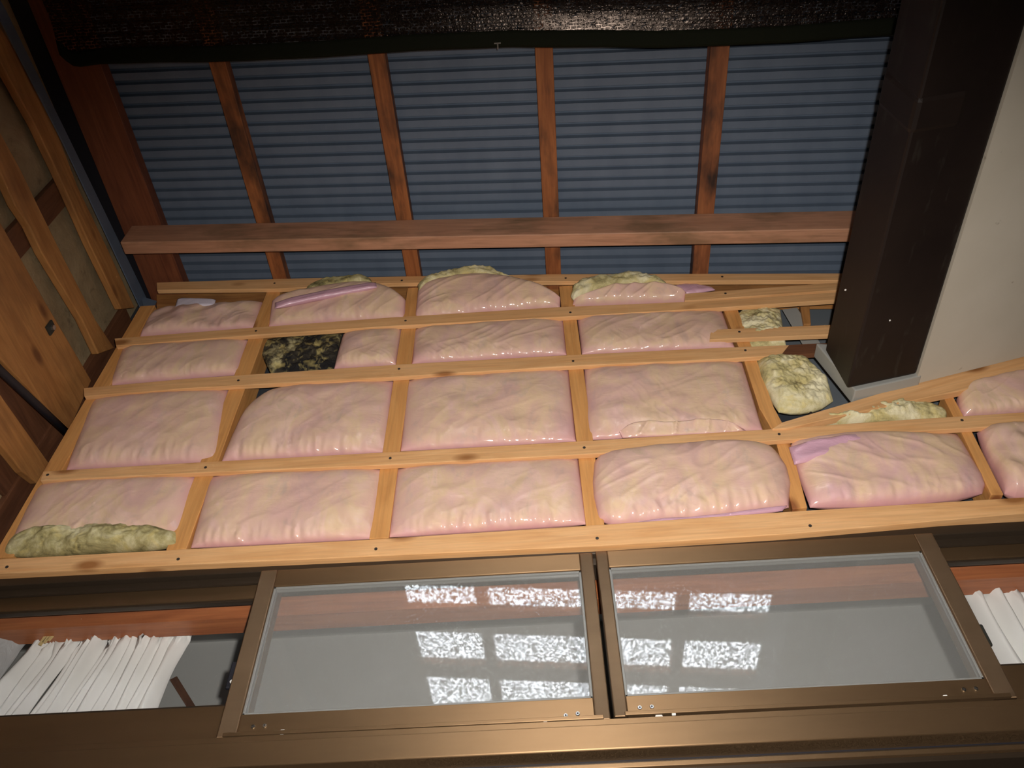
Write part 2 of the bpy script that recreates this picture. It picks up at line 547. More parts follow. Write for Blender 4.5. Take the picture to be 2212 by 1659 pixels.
# room behind the window
box('wall_inner', -1.94, 2.24, 2.30, 2.34, -1.5, 1.56, 'room_grey', kind='structure')
box('ceiling_inner', -1.94, 2.24, 1.505, 2.34, 1.56, 1.58, 'room_grey', kind='structure')
box('wall_inner_left', -1.94, -1.90, 1.48, 2.30, -1.5, 1.56, 'room_grey', kind='structure')
box('wall_inner_right', 2.20, 2.24, 1.48, 2.30, -1.5, 1.56, 'room_grey', kind='structure')
box('floor_inner', -1.94, 2.24, 1.47, 2.34, -1.55, -1.50, 'concrete', kind='structure')
box('wall_front_left', -1.94, -1.345, 1.475, 1.505, -1.5, 1.56, 'dark_panel', kind='structure')
box('wall_front_right', 1.605, 2.24, 1.475, 1.505, -1.5, 1.56, 'dark_panel', kind='structure')
box('trim_1', -1.36, 1.62, 1.505, 1.56, 1.078, 1.30, 'red_wood', kind='structure', label='reddish brown wooden lintel seen through the window')

# ------------------------------------------------------------------ roof timbers
def roof_strip(name, x0, x1, y0, y1, zb, h, mat, **k):
    n = 5
    A = [(x0, y0 + (y1 - y0) * i / n, roofz(x0, zb)) for i in range(n + 1)]
    B = [(x1, y0 + (y1 - y0) * i / n, roofz(x1, zb)) for i in range(n + 1)]
    return strip(name, A, B, (0, 0, h), mat, **k)

purl = [(-0.830, -0.769, 'leftmost narrow roof purlin, brown, next to the wide dark edge beam', 'old_wood'),
        (-0.397, -0.350, 'orange-brown roof purlin, second narrow one from the left', 'old_wood'),
        (0.040, 0.086, 'reddish roof purlin near the middle, dark streaked along its grain', 'old_wood'),
        (0.480, 0.527, 'dark stained roof purlin nearest the brown gutter', 'sooty_wood')]
for xa, xb, lab, mt in purl:
    xb = xa + 0.046 if xa < -0.8 else xb
    roof_strip('roof_purlin', xa, xb, -0.19, 1.46, ZR + 0.001, 0.039, mt, label=lab, cat='purlin', group='purlins under the blue roof')
roof_strip('edge_beam', -1.262, -1.130, -2.0, 1.47, ZR - 0.004, 0.043, 'dark_beam_wood', label='wide dark red-brown roof beam along the left wall', cat='beam')
roof_strip('gap_shade_strip', -1.334, -1.2635, -2.0, 1.47, ZR + 0.015, 0.02, 'rubber_and_shade_black', label='black shade strip filling the gap between the wall flashing and the wide edge beam', cat='strip')  # black board added for the flash shadow the edge beam casts in the gap
# back grid over the opening
for xa, wd in ((-0.34, 'left'), (0.53, 'right')):
    roof_strip('rear_purlin', xa, xa + 0.05, -1.40, -0.20, ZR + 0.001, 0.039, 'old_wood', label='%s rear purlin across the open daylight bay behind the camera' % wd, cat='purlin', group='rear purlins')
for ya, yb, wd in ((-0.55, -0.37, 'nearer'), (-0.94, -0.82, 'farther')):
    A = [(-0.70, ya, roofz(-0.70, ZR + 0.002)), (1.0, ya, roofz(1.0, ZR + 0.002))]
    B = [(-0.70, yb, roofz(-0.70, ZR + 0.002)), (1.0, yb, roofz(1.0, ZR + 0.002))]
    strip('rear_rafter', A, B, (0, 0, 0.037), 'old_wood', label='%s rear rafter across the open daylight bay behind the camera' % wd, cat='beam', group='rear rafters')
# beam below the purlins
yb = 1.172
A = [(x, yb, roofz(x, ZR - 0.001)) for x in (-1.228, -0.4, 0.3, 0.95)]
B = [(x, yb, roofz(x, ZR - 0.104)) for x in (-1.228, -0.4, 0.3, 0.95)]
strip('cross_beam', A, B, (0, 0.042, 0), 'beam_wood', bevel=0.003, label='weathered brown beam crossing beneath the roof purlins', cat='beam')

# ------------------------------------------------------------------ stud wall
SF, RF = 1.380, 1.365                       # front planes of the studs and of the battens
def vstud(xl, wd, z0, z1, label, d=0.075, lean=0.0, mat='stud_wood', n=4):
    A = [(xl + lean * i / n, SF, z0 + (z1 - z0) * i / n) for i in range(n + 1)]
    B = [(xl + wd + lean * i / n, SF, z0 + (z1 - z0) * i / n) for i in range(n + 1)]
    return strip('wall_stud', A, B, (0, d, 0), mat, label=label, cat='stud', group='upright wall studs')
TOPZ = lambda x: 2.121 - 0.098 * x
s0 = vstud(-1.230, 0.047, 1.18, 2.165, 'leftmost upright stud against the mud-plaster wall')
s1 = vstud(-0.838, 0.045, 1.175, TOPZ(-0.83) + 0.01, 'second upright stud from the left, beside the dark torn hole')
s2 = vstud(-0.390, 0.043, 1.175, TOPZ(-0.37) + 0.01, 'third upright stud from the left wall')
s3 = vstud(0.080, 0.040, 1.17, TOPZ(0.10) + 0.01, 'middle upright stud, third from the gutter side', lean=-0.004)
A = [P(1712, 1100, SF), P(1672, 935, SF), P(1640, 880, SF), P(1606, 775, SF), P(1563, 668, SF)]
B = [P(1744, 1096, SF), P(1702, 935, SF), P(1672, 880, SF), P(1634, 775, SF), P(1592, 664, SF)]
s4 = strip('wall_stud', A, B, (0, 0.075, 0), 'stud_wood', label='upright stud left of the loose yellow rock wool below the gutter', cat='stud', group='upright wall studs')
A = [P(2035, 851, SF), P(2080, 940, SF), P(2141, 1068, SF)]
B = [P(2052, 843, SF), P(2104, 940, SF), P(2168, 1068, SF)]
s5 = strip('wall_stud', A, B, (0, 0.075, 0), 'stud_wood', label='upright stud furthest right, under the sloped timber', cat='stud', group='upright wall studs')

def rail(name, top, bot, label, Y=RF, d=0.0145, under=0.012, mat='fresh_wood', nails=(), group='horizontal wall battens', cat='batten'):
    """front face between two pixel edges; the last few pixels of the lower edge are its underside"""
    A = [P(x, y, Y) for x, y in top]
    B = [P(x, y, Y) + Vector((0, 0, under)) for x, y in bot]
    o = strip(name, A, B, (0, d, 0), mat, label=label, cat=cat, group=group)
    for x, y in nails:
        nail(o, x, y, Y)
    return o
rail('wall_batten', [(247, 731), (550, 707), (850, 685), (1207, 663), (1550, 649), (1835, 629)],
     [(247, 752), (550, 729), (850, 709), (1207, 690), (1550, 670), (1835, 651)], 'thin pale horizontal batten next below the header of the stud wall', nails=((553, 715), (876, 693), (1232, 675)))
r3 = rail('wall_batten', [(180, 838), (400, 818), (876, 786), (1223, 767), (1550, 751), (1705, 745)],
     [(178, 862), (400, 845), (868, 819), (1226, 797), (1550, 782), (1690, 773)], 'pale horizontal batten with knots, ending charred at the gutter', nails=((515, 822), (862, 797), (1238, 780), (1610, 757)))
strip('charred_end', [P(1705, 745, RF), P(1830, 739, RF)], [P(1690, 773, RF) + Vector((0, 0, 0.012)), P(1830, 765, RF) + Vector((0, 0, 0.012))], (0, 0.0145, 0), 'brown_wood', parent=r3, bevel=0, label='blackened end')
rail('wall_batten', [(93, 1018), (400, 1000), (868, 975), (1300, 950), (1690, 925), (1900, 910), (2230, 889), (2480, 868)],
     [(82, 1046), (400, 1030), (855, 1011), (1300, 987), (1690, 958), (1900, 944), (2230, 924), (2480, 903)], 'long horizontal batten running the full width above the lowest bags', nails=((103, 1026), (444, 1010), (843, 990), (1262, 967), (1683, 938), (2078, 908)))
bt = rail('bottom_rail', [(-30, 1209), (400, 1186), (800, 1165), (1300, 1133), (1700, 1105), (2260, 1071), (2440, 1059)],
     [(-30, 1243), (400, 1222), (800, 1204), (1300, 1181), (1700, 1156), (2260, 1107), (2440, 1094)], 'wide pale bottom rail of the stud wall above the window', Y=1.358, d=0.10, under=0.003,
     nails=((15, 1225), (385, 1208), (812, 1186), (1290, 1163), (1750, 1136)), group='', cat='rail')
top = rail('header_strip', [(338, 610), (600, 602), (850, 597), (1200, 592), (1835, 590)],
     [(338, 628), (600, 625), (850, 613), (1200, 609), (1835, 607)], 'pale strip along the top of the stud wall under the roof', nails=((593, 612), (868, 606), (1222, 601), (1560, 598)), under=0.004)
A = [P(338, 624, 1.425), P(600, 618, 1.425), P(850, 608, 1.425), P(1200, 603, 1.425), P(1835, 603, 1.425)]
B = [P(338, 690, 1.425), P(600, 676, 1.425), P(850, 660, 1.425), P(1200, 650, 1.425), P(1835, 640, 1.425)]
strip('header_board', A, B, (0, 0.045, 0), 'wall_wood', label='darker orange header board behind the top strip of the stud wall', cat='board')
rail('short_batten', [(1480, 634), (1835, 608)], [(1480, 655), (1835, 630)], 'upper short batten stub running behind the gutter', Y=1.364, nails=((1567, 634),), group='short batten stubs')
rail('short_batten', [(1535, 712), (1830, 700)], [(1535, 739), (1830, 727)], 'lower short batten stub with its cut end over a pink bag', Y=1.364, nails=((1597, 717),), group='short batten stubs')
# sloped timber under the soffit
A = [P(1668, 926, 1.36), P(1690, 912, 1.36), P(1973, 828, 1.36), P(2260, 758, 1.36), P(2480, 702, 1.36)]
B = [P(1672, 926, 1.36), P(1700, 925, 1.36), P(1985, 862, 1.36), P(2260, 806, 1.36), P(2480, 752, 1.36)]
sl = strip('sloped_timber', A, B, (0, 0.020, 0), 'fresh_wood', label='sloped timber rising right along the edge of the soffit', cat='timber')
nail(sl, 1752, 892, 1.36)

# ------------------------------------------------------------------ insulation
def resample(pts, n):
    pts = [Vector(p) for p in pts]
    L = [0]
    for a, b in zip(pts, pts[1:]):
        L.append(L[-1] + (b - a).length)
    out = []
    for i in range(n + 1):
        s = L[-1] * i / n
        j = 0
        while j < len(L) - 2 and L[j + 1] < s:
            j += 1
        k = (s - L[j]) / max(1e-9, L[j + 1] - L[j])
        out.append(pts[j].lerp(pts[j + 1], k))
    return out

def smooth_line(pts, it=2):
    for _ in range(it):
        q = [pts[0]]
        for a, b in zip(pts, pts[1:]):
            q += [a.lerp(b, 0.25), a.lerp(b, 0.75)]
        q.append(pts[-1])
        pts = q
    return pts

def pad_geo(top, bot, left, right, Y, bulge, seed, nu=110, nv=66, lump=0.004, wr=0.003, crease=0.0010, ex=5.0, back=0.03, ang=0.6, fine=0.0, sm=1, tilt=0.0, crk=0.0022):
    """a stuffed pad: Coons patch over four pixel edges of the plane Y, swollen towards the room"""
    def edge(pts, n, t0, t1):
        q = [P(x, y, Y - t0 + (t0 - t1) * i / (len(pts) - 1)) for i, (x, y) in enumerate(pts)]
        return resample(smooth_line(q, sm) if len(q) > 2 else q, n)
    T, B_ = edge(top, nu, tilt, tilt), edge(bot, nu, 0, 0)
    L_, R_ = edge(left, nv, tilt, 0), edge(right, nv, tilt, 0)
    off = Vector((seed * 3.1, seed * 1.7, seed * 2.3))
    v, f = [], []
    bv, ga = [], []
    ca, sa = math.cos(ang), math.sin(ang)
    for j in range(nv + 1):
        b = j / nv                      # 0 top, 1 bottom
        for i in range(nu + 1):
            a = i / nu
            p = T[i] * (1 - b) + B_[i] * b + L_[j] * (1 - a) + R_[j] * a - (T[0] * (1 - a) * (1 - b) + T[nu] * a * (1 - b) + B_[0] * (1 - a) * b + B_[nu] * a * b)
            e = (max(0, 1 - abs(2 * a - 1) ** ex) * max(0, 1 - abs(2 * b - 1) ** ex)) ** 0.55
            q = p * 1.0
            u, w_ = p.x, p.z
            h = bulge * e
            h += lump * e * 1.5 * noise.noise(Vector((u * 9, w_ * 9, 0)) + off)
            h += lump * e * 0.7 * noise.noise(Vector((u * 22, w_ * 22, 3)) + off)
            # creases of the film: ridged, stretched along a slanted direction
            s1_, s2_ = u * ca + w_ * sa, -u * sa + w_ * ca
            rg = 1 - abs(noise.noise(Vector((s1_ * 7, s2_ * 30, 7)) + off)) * 2
            h += crease * e * max(0, rg) ** 3
            # gathers along the lower edge
            g = math.exp(-((1 - b) / 0.16) ** 2)
            h += wr * e * g * noise.noise(Vector((u * 70, w_ * 14, 5)) + off) * 2
            # sharp crinkles where the film is drawn tight: along the foot and in scattered patches
            wx = noise.noise(Vector((u * 11, w_ * 11, 4)) + off) * 0.05
            t1_ = noise.noise(Vector(((u + wx + w_ * 0.35) * 34, (w_ - wx) * 11, 9)) + off)
            pt = max(0.0, noise.noise(Vector((u * 5.5, w_ * 8, 6)) + off) * 1.6 - 0.15)
            h += crk * e * max(0.0, 1 - abs(t1_) * 7) * min(1.0, 0.55 * pt + 0.9 * math.exp(-((1 - b) / 0.22) ** 2))
            if fine:
                h += fine * e * (noise.noise(Vector((u * 55, w_ * 55, 1)) + off) + 0.6 * noise.noise(Vector((u * 120, w_ * 120, 2)) + off))
            q.y = p.y - h
            ga.append(1 - e)
            v.append(q)
            bq = p * 1.0
            bq.y = p.y + 0.002 + back * e
            bv.append(bq)
    nb = len(v)
    v += bv
    W = nu + 1
    for j in range(nv):
        for i in range(nu):
            a = j * W + i
            f.append((a, a + W, a + W + 1, a + 1))
            f.append((nb + a, nb + a + 1, nb + a + W + 1, nb + a + W))
    for i in range(nu):
        f.append((i, i + 1, nb + i + 1, nb + i))
        a = nv * W + i
        f.append((a + 1, a, nb + a, nb + a + 1))
    for j in range(nv):
        a = j * W
        f.append((a + W, a, nb + a, nb + a + W))
        a = j * W + nu
        f.append((a, a + W, nb + a + W, nb + a))
    pad_geo.gather = ga + ga
    return v, f

def pad(name, top, bot, left, right, mat, Y=1.388, bulge=0.026, seed=1, parent=None, label=None, cat=None, group=None, **k):
    v, f = pad_geo(top, bot, left, right, Y, bulge, seed, **k)
    ga = pad_geo.gather
    o = mk(name, v, f, mat, parent=parent, smooth=True, label=label, cat=cat, group=group)
    at = o.data.attributes.new('gather', 'FLOAT', 'POINT')
    at.data.foreach_set('value', ga)
    return o

def batt(tl, tr, br_, bl, label, seed, mat='film', top=None, bot=None, left=None, right=None, **k):
    return pad('insulation_batt', top or [tl, tr], bot or [bl, br_], left or [tl, bl], right or [tr, br_], mat, seed=seed,
               label=label, cat='insulation', group='pink bagged insulation batts', **k)

# lowest row
b = batt((85, 1046), (425, 1030), (388, 1160), (20, 1180), 'lower-left insulation bag with a roll of bare rock wool along its foot', 1, ang=1.0)
pad('bare_wool', [(35, 1152), (150, 1138), (300, 1136), (383, 1150)], [(8, 1203), (120, 1196), (280, 1186), (383, 1180)], [(35, 1152), (12, 1180), (8, 1203)], [(383, 1150), (385, 1180)],
    'green_wool', Y=1.385, bulge=0.034, seed=31, parent=b, lump=0.012, crease=0, crk=0, wr=0, fine=0.006, ex=2.6)
batt((455, 1030), (828, 1014), (806, 1163), (412, 1183), 'lowest-row insulation bag between second and third studs, gathered along its bottom', 2, wr=0.006)
batt((858, 1013), (1248, 990), (1268, 1132), (840, 1160), 'lowest-row insulation bag between third and middle studs', 3, wr=0.006)
b = batt((1280, 990), (1675, 962), (1717, 1098), (1285, 1132), 'plump insulation bag with round corners and a purple bottom seam', 4,
     top=[(1283, 1000), (1300, 982), (1400, 970), (1560, 957), (1650, 962), (1676, 975)], bot=[(1292, 1122), (1330, 1137), (1480, 1126), (1640, 1108), (1704, 1096)],
     left=[(1283, 1000), (1278, 1060), (1292, 1122)], right=[(1676, 975), (1710, 1030), (1704, 1096)], bulge=0.036, crease=0.0022, wr=0.006, Y=1.384)
pad('film_seam', [(1430, 1119), (1520, 1118), (1700, 1092)], [(1300, 1143), (1320, 1138), (1500, 1128), (1690, 1103)], [(1430, 1119), (1300, 1143)], [(1700, 1092), (1690, 1103)], 'film_fold', Y=1.366, bulge=0.006, seed=40, parent=b, lump=0.001, back=0.004, nu=30, nv=8)
b = batt((1705, 955), (2060, 935), (2125, 1070), (1745, 1098), 'purplish insulation bag whose film is folded over at its upper left', 5, mat='film_pink',
     top=[(1703, 965), (1720, 952), (1850, 938), (2000, 942), (2068, 938)], bot=[(1750, 1096), (1900, 1094), (2050, 1082), (2122, 1066)],
     left=[(1703, 965), (1718, 1010), (1750, 1096)], right=[(2068, 938), (2095, 985), (2130, 1045), (2122, 1066)], bulge=0.034, crease=0.0022, ang=-0.5)
pad('film_flap', [(1704, 966), (1790, 945), (1880, 934)], [(1716, 1003), (1790, 988), (1915, 976)], [(1704, 966), (1716, 1003)], [(1880, 934), (1915, 976)], 'film_fold', Y=1.365, bulge=0.010, seed=41, parent=b, lump=0.002, crease=0.006, back=0.004, nu=30, nv=12)
batt((2106, 930), (2240, 912), (2240, 1075), (2165, 1068), 'lowest-row insulation bag at the right edge, bulging in two lobes', 6,
     top=[(2110, 935), (2140, 922), (2250, 912)], bot=[(2170, 1066), (2200, 1076), (2260, 1075)], left=[(2110, 935), (2130, 985), (2150, 1020), (2170, 1066)], right=[(2250, 912), (2260, 1075)], bulge=0.038, crease=0.0022, lump=0.012)
# second row
batt((203, 862), (493, 842), (470, 998), (143, 1015), 'second-row insulation bag beside the leftmost stud', 7, ang=0.9)
batt((520, 842), (853, 822), (836, 976), (478, 998), 'insulation bag with a clipped corner below the dark torn hole', 8,
     top=[(530, 885), (560, 860), (600, 838), (700, 832), (850, 823)], left=[(530, 885), (510, 925), (478, 998)], right=[(850, 823), (834, 976)], ang=0.9, wr=0.006, sm=2)
batt((880, 822), (1228, 799), (1244, 953), (865, 974), 'large smooth insulation bag in the centre of the second row', 9)
b = batt((1262, 796), (1603, 782), (1648, 930), (1268, 950), 'second-row insulation bag with a shiny crinkled film flap at its bottom', 10)
pad('film_flap', [(1338, 932), (1362, 913), (1400, 908), (1450, 912), (1520, 904), (1575, 908), (1605, 925)], [(1345, 946), (1450, 941), (1612, 931)], [(1338, 932), (1345, 946)], [(1605, 925), (1612, 931)], 'film_shiny', Y=1.377, tilt=0.0130, bulge=0.002, seed=42, parent=b, lump=0.002, crease=0.006, wr=0.0, crk=0.003, ang=1.15, back=0.0, nu=80, nv=20)
batt((2066, 850), (2240, 806), (2240, 895), (2078, 898), 'small insulation bag under the sloped timber at the right edge', 11,
     top=[(2066, 862), (2080, 840), (2130, 820), (2250, 800)], bot=[(2082, 902), (2150, 898), (2250, 890)], left=[(2066, 862), (2070, 885), (2082, 902)], right=[(2250, 800), (2250, 890)], bulge=0.032, crease=0.0018)
# third row
batt((266, 752), (537, 735), (517, 808), (238, 832), 'third-row insulation bag beside the leftmost stud', 12, ang=0.9)
batt((742, 722), (868, 712), (856, 790), (722, 796), 'half-width insulation bag right of the dark torn rock wool', 13)
batt((895, 712), (1217, 690), (1224, 766), (890, 786), 'third-row insulation bag in the centre, between third and middle studs', 14, crease=0.0018)
batt((1247, 688), (1560, 672), (1588, 752), (1257, 765), 'third-row insulation bag behind the lower short batten stub', 15, crease=0.0018)
# top row
b = batt((335, 668), (568, 655), (553, 708), (302, 728), 'top-left insulation bag with a scrap of white paper tucked above it', 16,
     top=[(322, 690), (345, 668), (450, 662), (568, 653)], left=[(322, 690), (302, 728)], right=[(568, 653), (553, 708)], lump=0.01)
b2 = batt((590, 640), (874, 620), (874, 688), (582, 706), 'arched insulation bag with a purple seam, second in the top row', 17,
     top=[(588, 656), (610, 644), (720, 624), (790, 616), (840, 628), (876, 654)], tilt=0.026, left=[(588, 650), (580, 706)], right=[(876, 648), (874, 690)], crease=0.0018, sm=2)
pad('film_seam', [(594, 654), (640, 641), (790, 612), (812, 610)], [(594, 666), (640, 653), (790, 624), (814, 620)], [(594, 654), (594, 666)], [(812, 610), (814, 620)], 'film_fold', Y=1.338, bulge=0.006, seed=43, parent=b2, lump=0.001, back=0.012, nu=40, nv=8)
pad('bare_wool', [(660, 626), (700, 608), (760, 600), (800, 602)], [(665, 632), (710, 622), (770, 612), (805, 612)], [(660, 626), (665, 632)], [(800, 602), (805, 612)], 'green_wool', Y=1.358, bulge=0.018, seed=32, parent=b2, lump=0.006, fine=0.005, crease=0, wr=0, crk=0, nu=40, nv=12, tilt=0)
b3 = batt((902, 615), (1208, 640), (1208, 668), (896, 690), 'arched insulation bag crested with bare rock wool, third in the top row', 18,
     top=[(903, 636), (930, 622), (1000, 607), (1060, 604), (1130, 618), (1180, 634), (1210, 648)], tilt=0.026, left=[(903, 625), (896, 690)], right=[(1210, 642), (1210, 668)], crease=0.0022, wr=0.006, bulge=0.03, sm=2)
pad('bare_wool', [(902, 616), (925, 600), (990, 588), (1050, 582), (1062, 580), (1075, 593), (1110, 602)], [(905, 630), (930, 612), (1000, 600), (1060, 598), (1110, 606)], [(902, 616), (905, 630)], [(1110, 602), (1110, 606)], 'rock_wool', Y=1.358, bulge=0.018, seed=33, parent=b3, lump=0.006, fine=0.006, crease=0, wr=0, crk=0, nu=60, nv=12, sm=1)
b4 = batt((1240, 635), (1480, 618), (1480, 655), (1236, 665), 'insulation bag under a yellow crest of rock wool beside the upper short batten', 19,
     top=[(1240, 654), (1290, 637), (1360, 626), (1440, 624), (1482, 637)], tilt=0.026, left=[(1240, 648), (1236, 664)], right=[(1482, 632), (1480, 655)], crease=0.006, sm=2, nv=24)
pad('bare_wool', [(1233, 640), (1240, 618), (1280, 602), (1350, 596), (1400, 600), (1440, 612)], [(1238, 646), (1290, 630), (1360, 620), (1440, 617)], [(1233, 640), (1238, 646)], [(1440, 612), (1440, 617)], 'rock_wool', Y=1.360, bulge=0.022, seed=34, parent=b4, lump=0.008, fine=0.006, crease=0, wr=0, crk=0, nu=60, nv=14)
pad('film_flap', [(1452, 618), (1485, 611), (1540, 622)], [(1482, 634), (1510, 632), (1545, 626)], [(1452, 618), (1482, 634)], [(1540, 622), (1545, 626)], 'film_fold', Y=1.376, bulge=0.006, seed=44, parent=b4, back=0.004, nu=20, nv=8)
# scrap of white paper
v, f = pad_geo([(384, 645), (395, 642), (466, 647)], [(378, 664), (420, 662), (462, 660)], [(384, 645), (378, 664)], [(466, 647), (462, 660)], 1.365, 0.004, 51, nu=20, nv=8, back=0.002)
mk('paper_scrap', v, f, 'paper', smooth=True, label='scrap of white paper tucked above the top-left insulation bag', cat='paper')

def loose(top, bot, left, right, mat, label, seed, **k):
    k.setdefault('bulge', 0.034)
    return pad('rock_wool', top, bot, left, right, mat, seed=seed, label=label, cat='rock wool', group='loose pieces of rock wool',
               lump=0.014, fine=0.007, crease=0, crk=0, wr=0, ex=2.8, **k)
loose([(565, 735), (590, 728), (650, 724), (738, 722)], [(585, 806), (640, 806), (724, 798)], [(562, 738), (564, 765), (585, 806)], [(738, 722), (724, 798)], 'dark_wool', 'blackened torn rock wool showing in the dark hole beside the second stud', 61, bulge=0.012, Y=1.405)
loose([(1594, 678), (1610, 664), (1655, 662), (1685, 668)], [(1612, 750), (1650, 748), (1698, 746)], [(1594, 678), (1600, 715), (1612, 750)], [(1685, 668), (1690, 700), (1698, 746)], 'rock_wool', 'small upright piece of rock wool behind the lower short batten', 62, bulge=0.02)
loose([(1633, 778), (1660, 772), (1720, 770), (1745, 782)], [(1682, 890), (1720, 893), (1770, 885), (1800, 866)], [(1633, 778), (1645, 830), (1682, 890)], [(1745, 782), (1785, 820), (1792, 842), (1800, 866)], 'rock_wool', 'large yellow chunk of rock wool left of the gutter end', 63, bulge=0.04)
loose([(1752, 915), (1800, 898), (1900, 876), (1980, 870), (2035, 880)], [(1760, 922), (1850, 918), (1950, 912), (2044, 905)], [(1752, 915), (1760, 922)], [(2035, 880), (2046, 890), (2044, 905)], 'rock_wool', 'wedge of yellow rock wool under the sloped timber', 64, bulge=0.03)

# ------------------------------------------------------------------ things seen in the gap left of the gutter
g = strip('metal_flashing', [P(1690, 668, 1.45), P(1735, 745, 1.45)], [P(1722, 664, 1.45), P(1775, 745, 1.45)], (0, 0.004, 0), 'grey_metal', label='grey metal flashing strip in the gap left of the gutter', cat='flashing')
strip('short_stud', [P(1728, 655, 1.44), P(1736, 700, 1.44)], [P(1748, 655, 1.44), P(1752, 700, 1.44)], (0, 0.03, 0), 'wall_wood', label='short orange stud end in the gap beside the gutter', cat='stud')

# ------------------------------------------------------------------ gutter of the neighbouring house
GE = 1.33
gx = [(0.728, 1.668), (0.735, 1.514), (0.914, 1.553), (0.914, 1.668)]      # section: left face, sloped underside
gu = empty('box_gutter', (0.82, -0.5, 1.53), 'dark brown box gutter running overhead beside the beige soffit', 'gutter')
def section(name, sec, y0, y1, mat, bevel=0.004):
    n = len(sec)
    v = [(x, y0, z) for x, z in sec] + [(x, y1, z) for x, z in sec]
    f = [tuple(range(n)), tuple(range(2 * n - 1, n - 1, -1))] + [(i, (i + 1) % n, n + (i + 1) % n, n + i) for i in range(n)]
    return mk(name, v, f, mat, parent=gu, bevel=bevel)
section('gutter_body', gx, -2.35, GE, 'gutter_brown', 0.006)
gj = [(0.724, 1.668), (0.731, 1.510), (0.84, 1.5335), (0.84, 1.668)]
ya = PX(1905, 245, 0.722).y
yb_ = PX(1925, 165, 0.722).y
section('joint_sleeve', gj, min(ya, yb_), max(ya, yb_), 'gutter_brown', 0.012)
ge = [(0.716, 1.700), (0.752, 1.508), (0.925, 1.548), (0.925, 1.66)]
section('end_cap', ge, GE + 0.001, 1.374, 'grey_metal', 0.003)
for (px, py) in ((2073, 233), (1826, 626), (1922, 692)):
    r = ray(px, py)
    # lowest face of the gutter: z = 1.514 + .218 (x - .735)
    k_ = (1.514 - 0.218 * 0.735) / (r.z - 0.218 * r.x)
    v, f = disc_geo(r * k_, (0.2, 0, -1), 0.0022, 0.001, 8)
    mk('paint_speck', v, f, 'white_plastic', parent=gu, label='white paint speck')

# ------------------------------------------------------------------ left wall timbers
XL = -1.285
def lrail(name, top, bot, label, X=XL, d=0.022, mat='wall_wood', cat='timber'):
    A = [PX(x, y, X) for x, y in top]
    B = [PX(x, y, X) for x, y in bot]
    # the timbers run on towards the rear of the shed
    A = [Vector((X, -1.2, A[0].z))] + A
    B = [Vector((X, -1.2, B[0].z))] + B
    return strip(name, A, B, (-d, 0, 0), mat, label=label, cat=cat, group='timbers on the left wall', bevel=0.003)
lrail('wall_rail', [(-60, -45), (0, 57), (34, 111), (67, 169), (118, 270), (169, 405), (228, 527), (292, 665)], [(-80, 0), (-20, 100), (0, 132), (20, 169), (76, 270), (140, 405), (194, 527), (262, 668)], 'uppermost orange rail on the left mud wall, next to the blue flashing')
lrail('wall_rail', [(-60, 175), (0, 284), (44, 364), (78, 435), (138, 557), (207, 691), (248, 752)], [(-60, 245), (0, 371), (34, 445), (64, 489), (91, 547), (178, 691), (213, 765)], 'orange rail on the left mud wall, second from the roof')
wb = lrail('wide_beam', [(-60, 375), (0, 478), (100, 655), (198, 822)], [(-60, 680), (0, 775), (80, 858), (150, 930)], 'wide grained orange beam with a square bolt plate, on the left wall')
lrail('wall_rail', [(-60, 760), (0, 850), (60, 935), (112, 1008)], [(-60, 880), (0, 958), (50, 1020), (82, 1045)], 'orange rail with white paint drips low on the left wall')
lrail('wall_plank', [(-60, 690), (0, 770), (80, 855), (160, 930)], [(-60, 980), (0, 1060), (40, 1095), (75, 1110)], 'brown plank behind the lower rail of the left wall', X=-1.315, d=0.02, mat='brown_wood')
# upright dark posts behind the rails
for (y0, y1, z0, z1, lab) in ((0.945, 1.02, 1.60, 2.22, 'dark brown upright post crossing behind the rails of the left wall'), (1.41, 1.47, 1.10, 2.22, 'dark brown corner post between mud wall and stud wall')):
    strip('wall_post', [(-1.309, y0, z0), (-1.309, y0, z1)], [(-1.309, y1, z0), (-1.309, y1, z1)], (-0.022, 0, 0), 'brown_wood', label=lab, cat='post')
# bolt plate
c = PX(107, 708, XL)
v, f = box_geo(XL, XL + 0.006, c.y - 0.014, c.y + 0.014, c.z - 0.017, c.z + 0.017)
bp = mk('bolt_plate', v, f, 'dark_steel', parent=wb, bevel=0.001, label='small dark square bolt plate')
v, f = disc_geo((XL + 0.006, c.y, c.z), (1, 0, 0), 0.007, 0.007, 6)
mk('hex_nut', v, f, 'steel', parent=bp)
# black pipe
v, f = tube_geo([PX(-60, 735, -1.262), PX(0, 800, -1.262), PX(75, 870, -1.262), PX(148, 938, -1.262)], 0.010, 12)
mk('black_pipe', v, f, 'rubber_and_shade_black', smooth=True, label='thin black pipe running along the foot of the wide left beam', cat='pipe')
# blue flashing at the top of the left wall
A = [PX(-40, -70, -1.276), PX(12, 20, -1.276), PX(150, 300, -1.276), PX(322, 655, -1.276)]
B = [PX(-52, -44, -1.276), PX(3, 45, -1.276), PX(138, 310, -1.276), PX(304, 664, -1.276)]
fs = strip('wall_flashing', A, B, (-0.004, 0, 0), 'blue_sheet', bevel=0, label='narrow blue metal flashing along the top of the left wall', cat='flashing')
A = [P(305, 640, 1.425), P(338, 650, 1.425)]
B = [P(312, 672, 1.425), P(330, 668, 1.425)]
strip('flashing_tab', A, B, (0, 0.003, 0), 'blue_sheet', bevel=0, parent=fs)

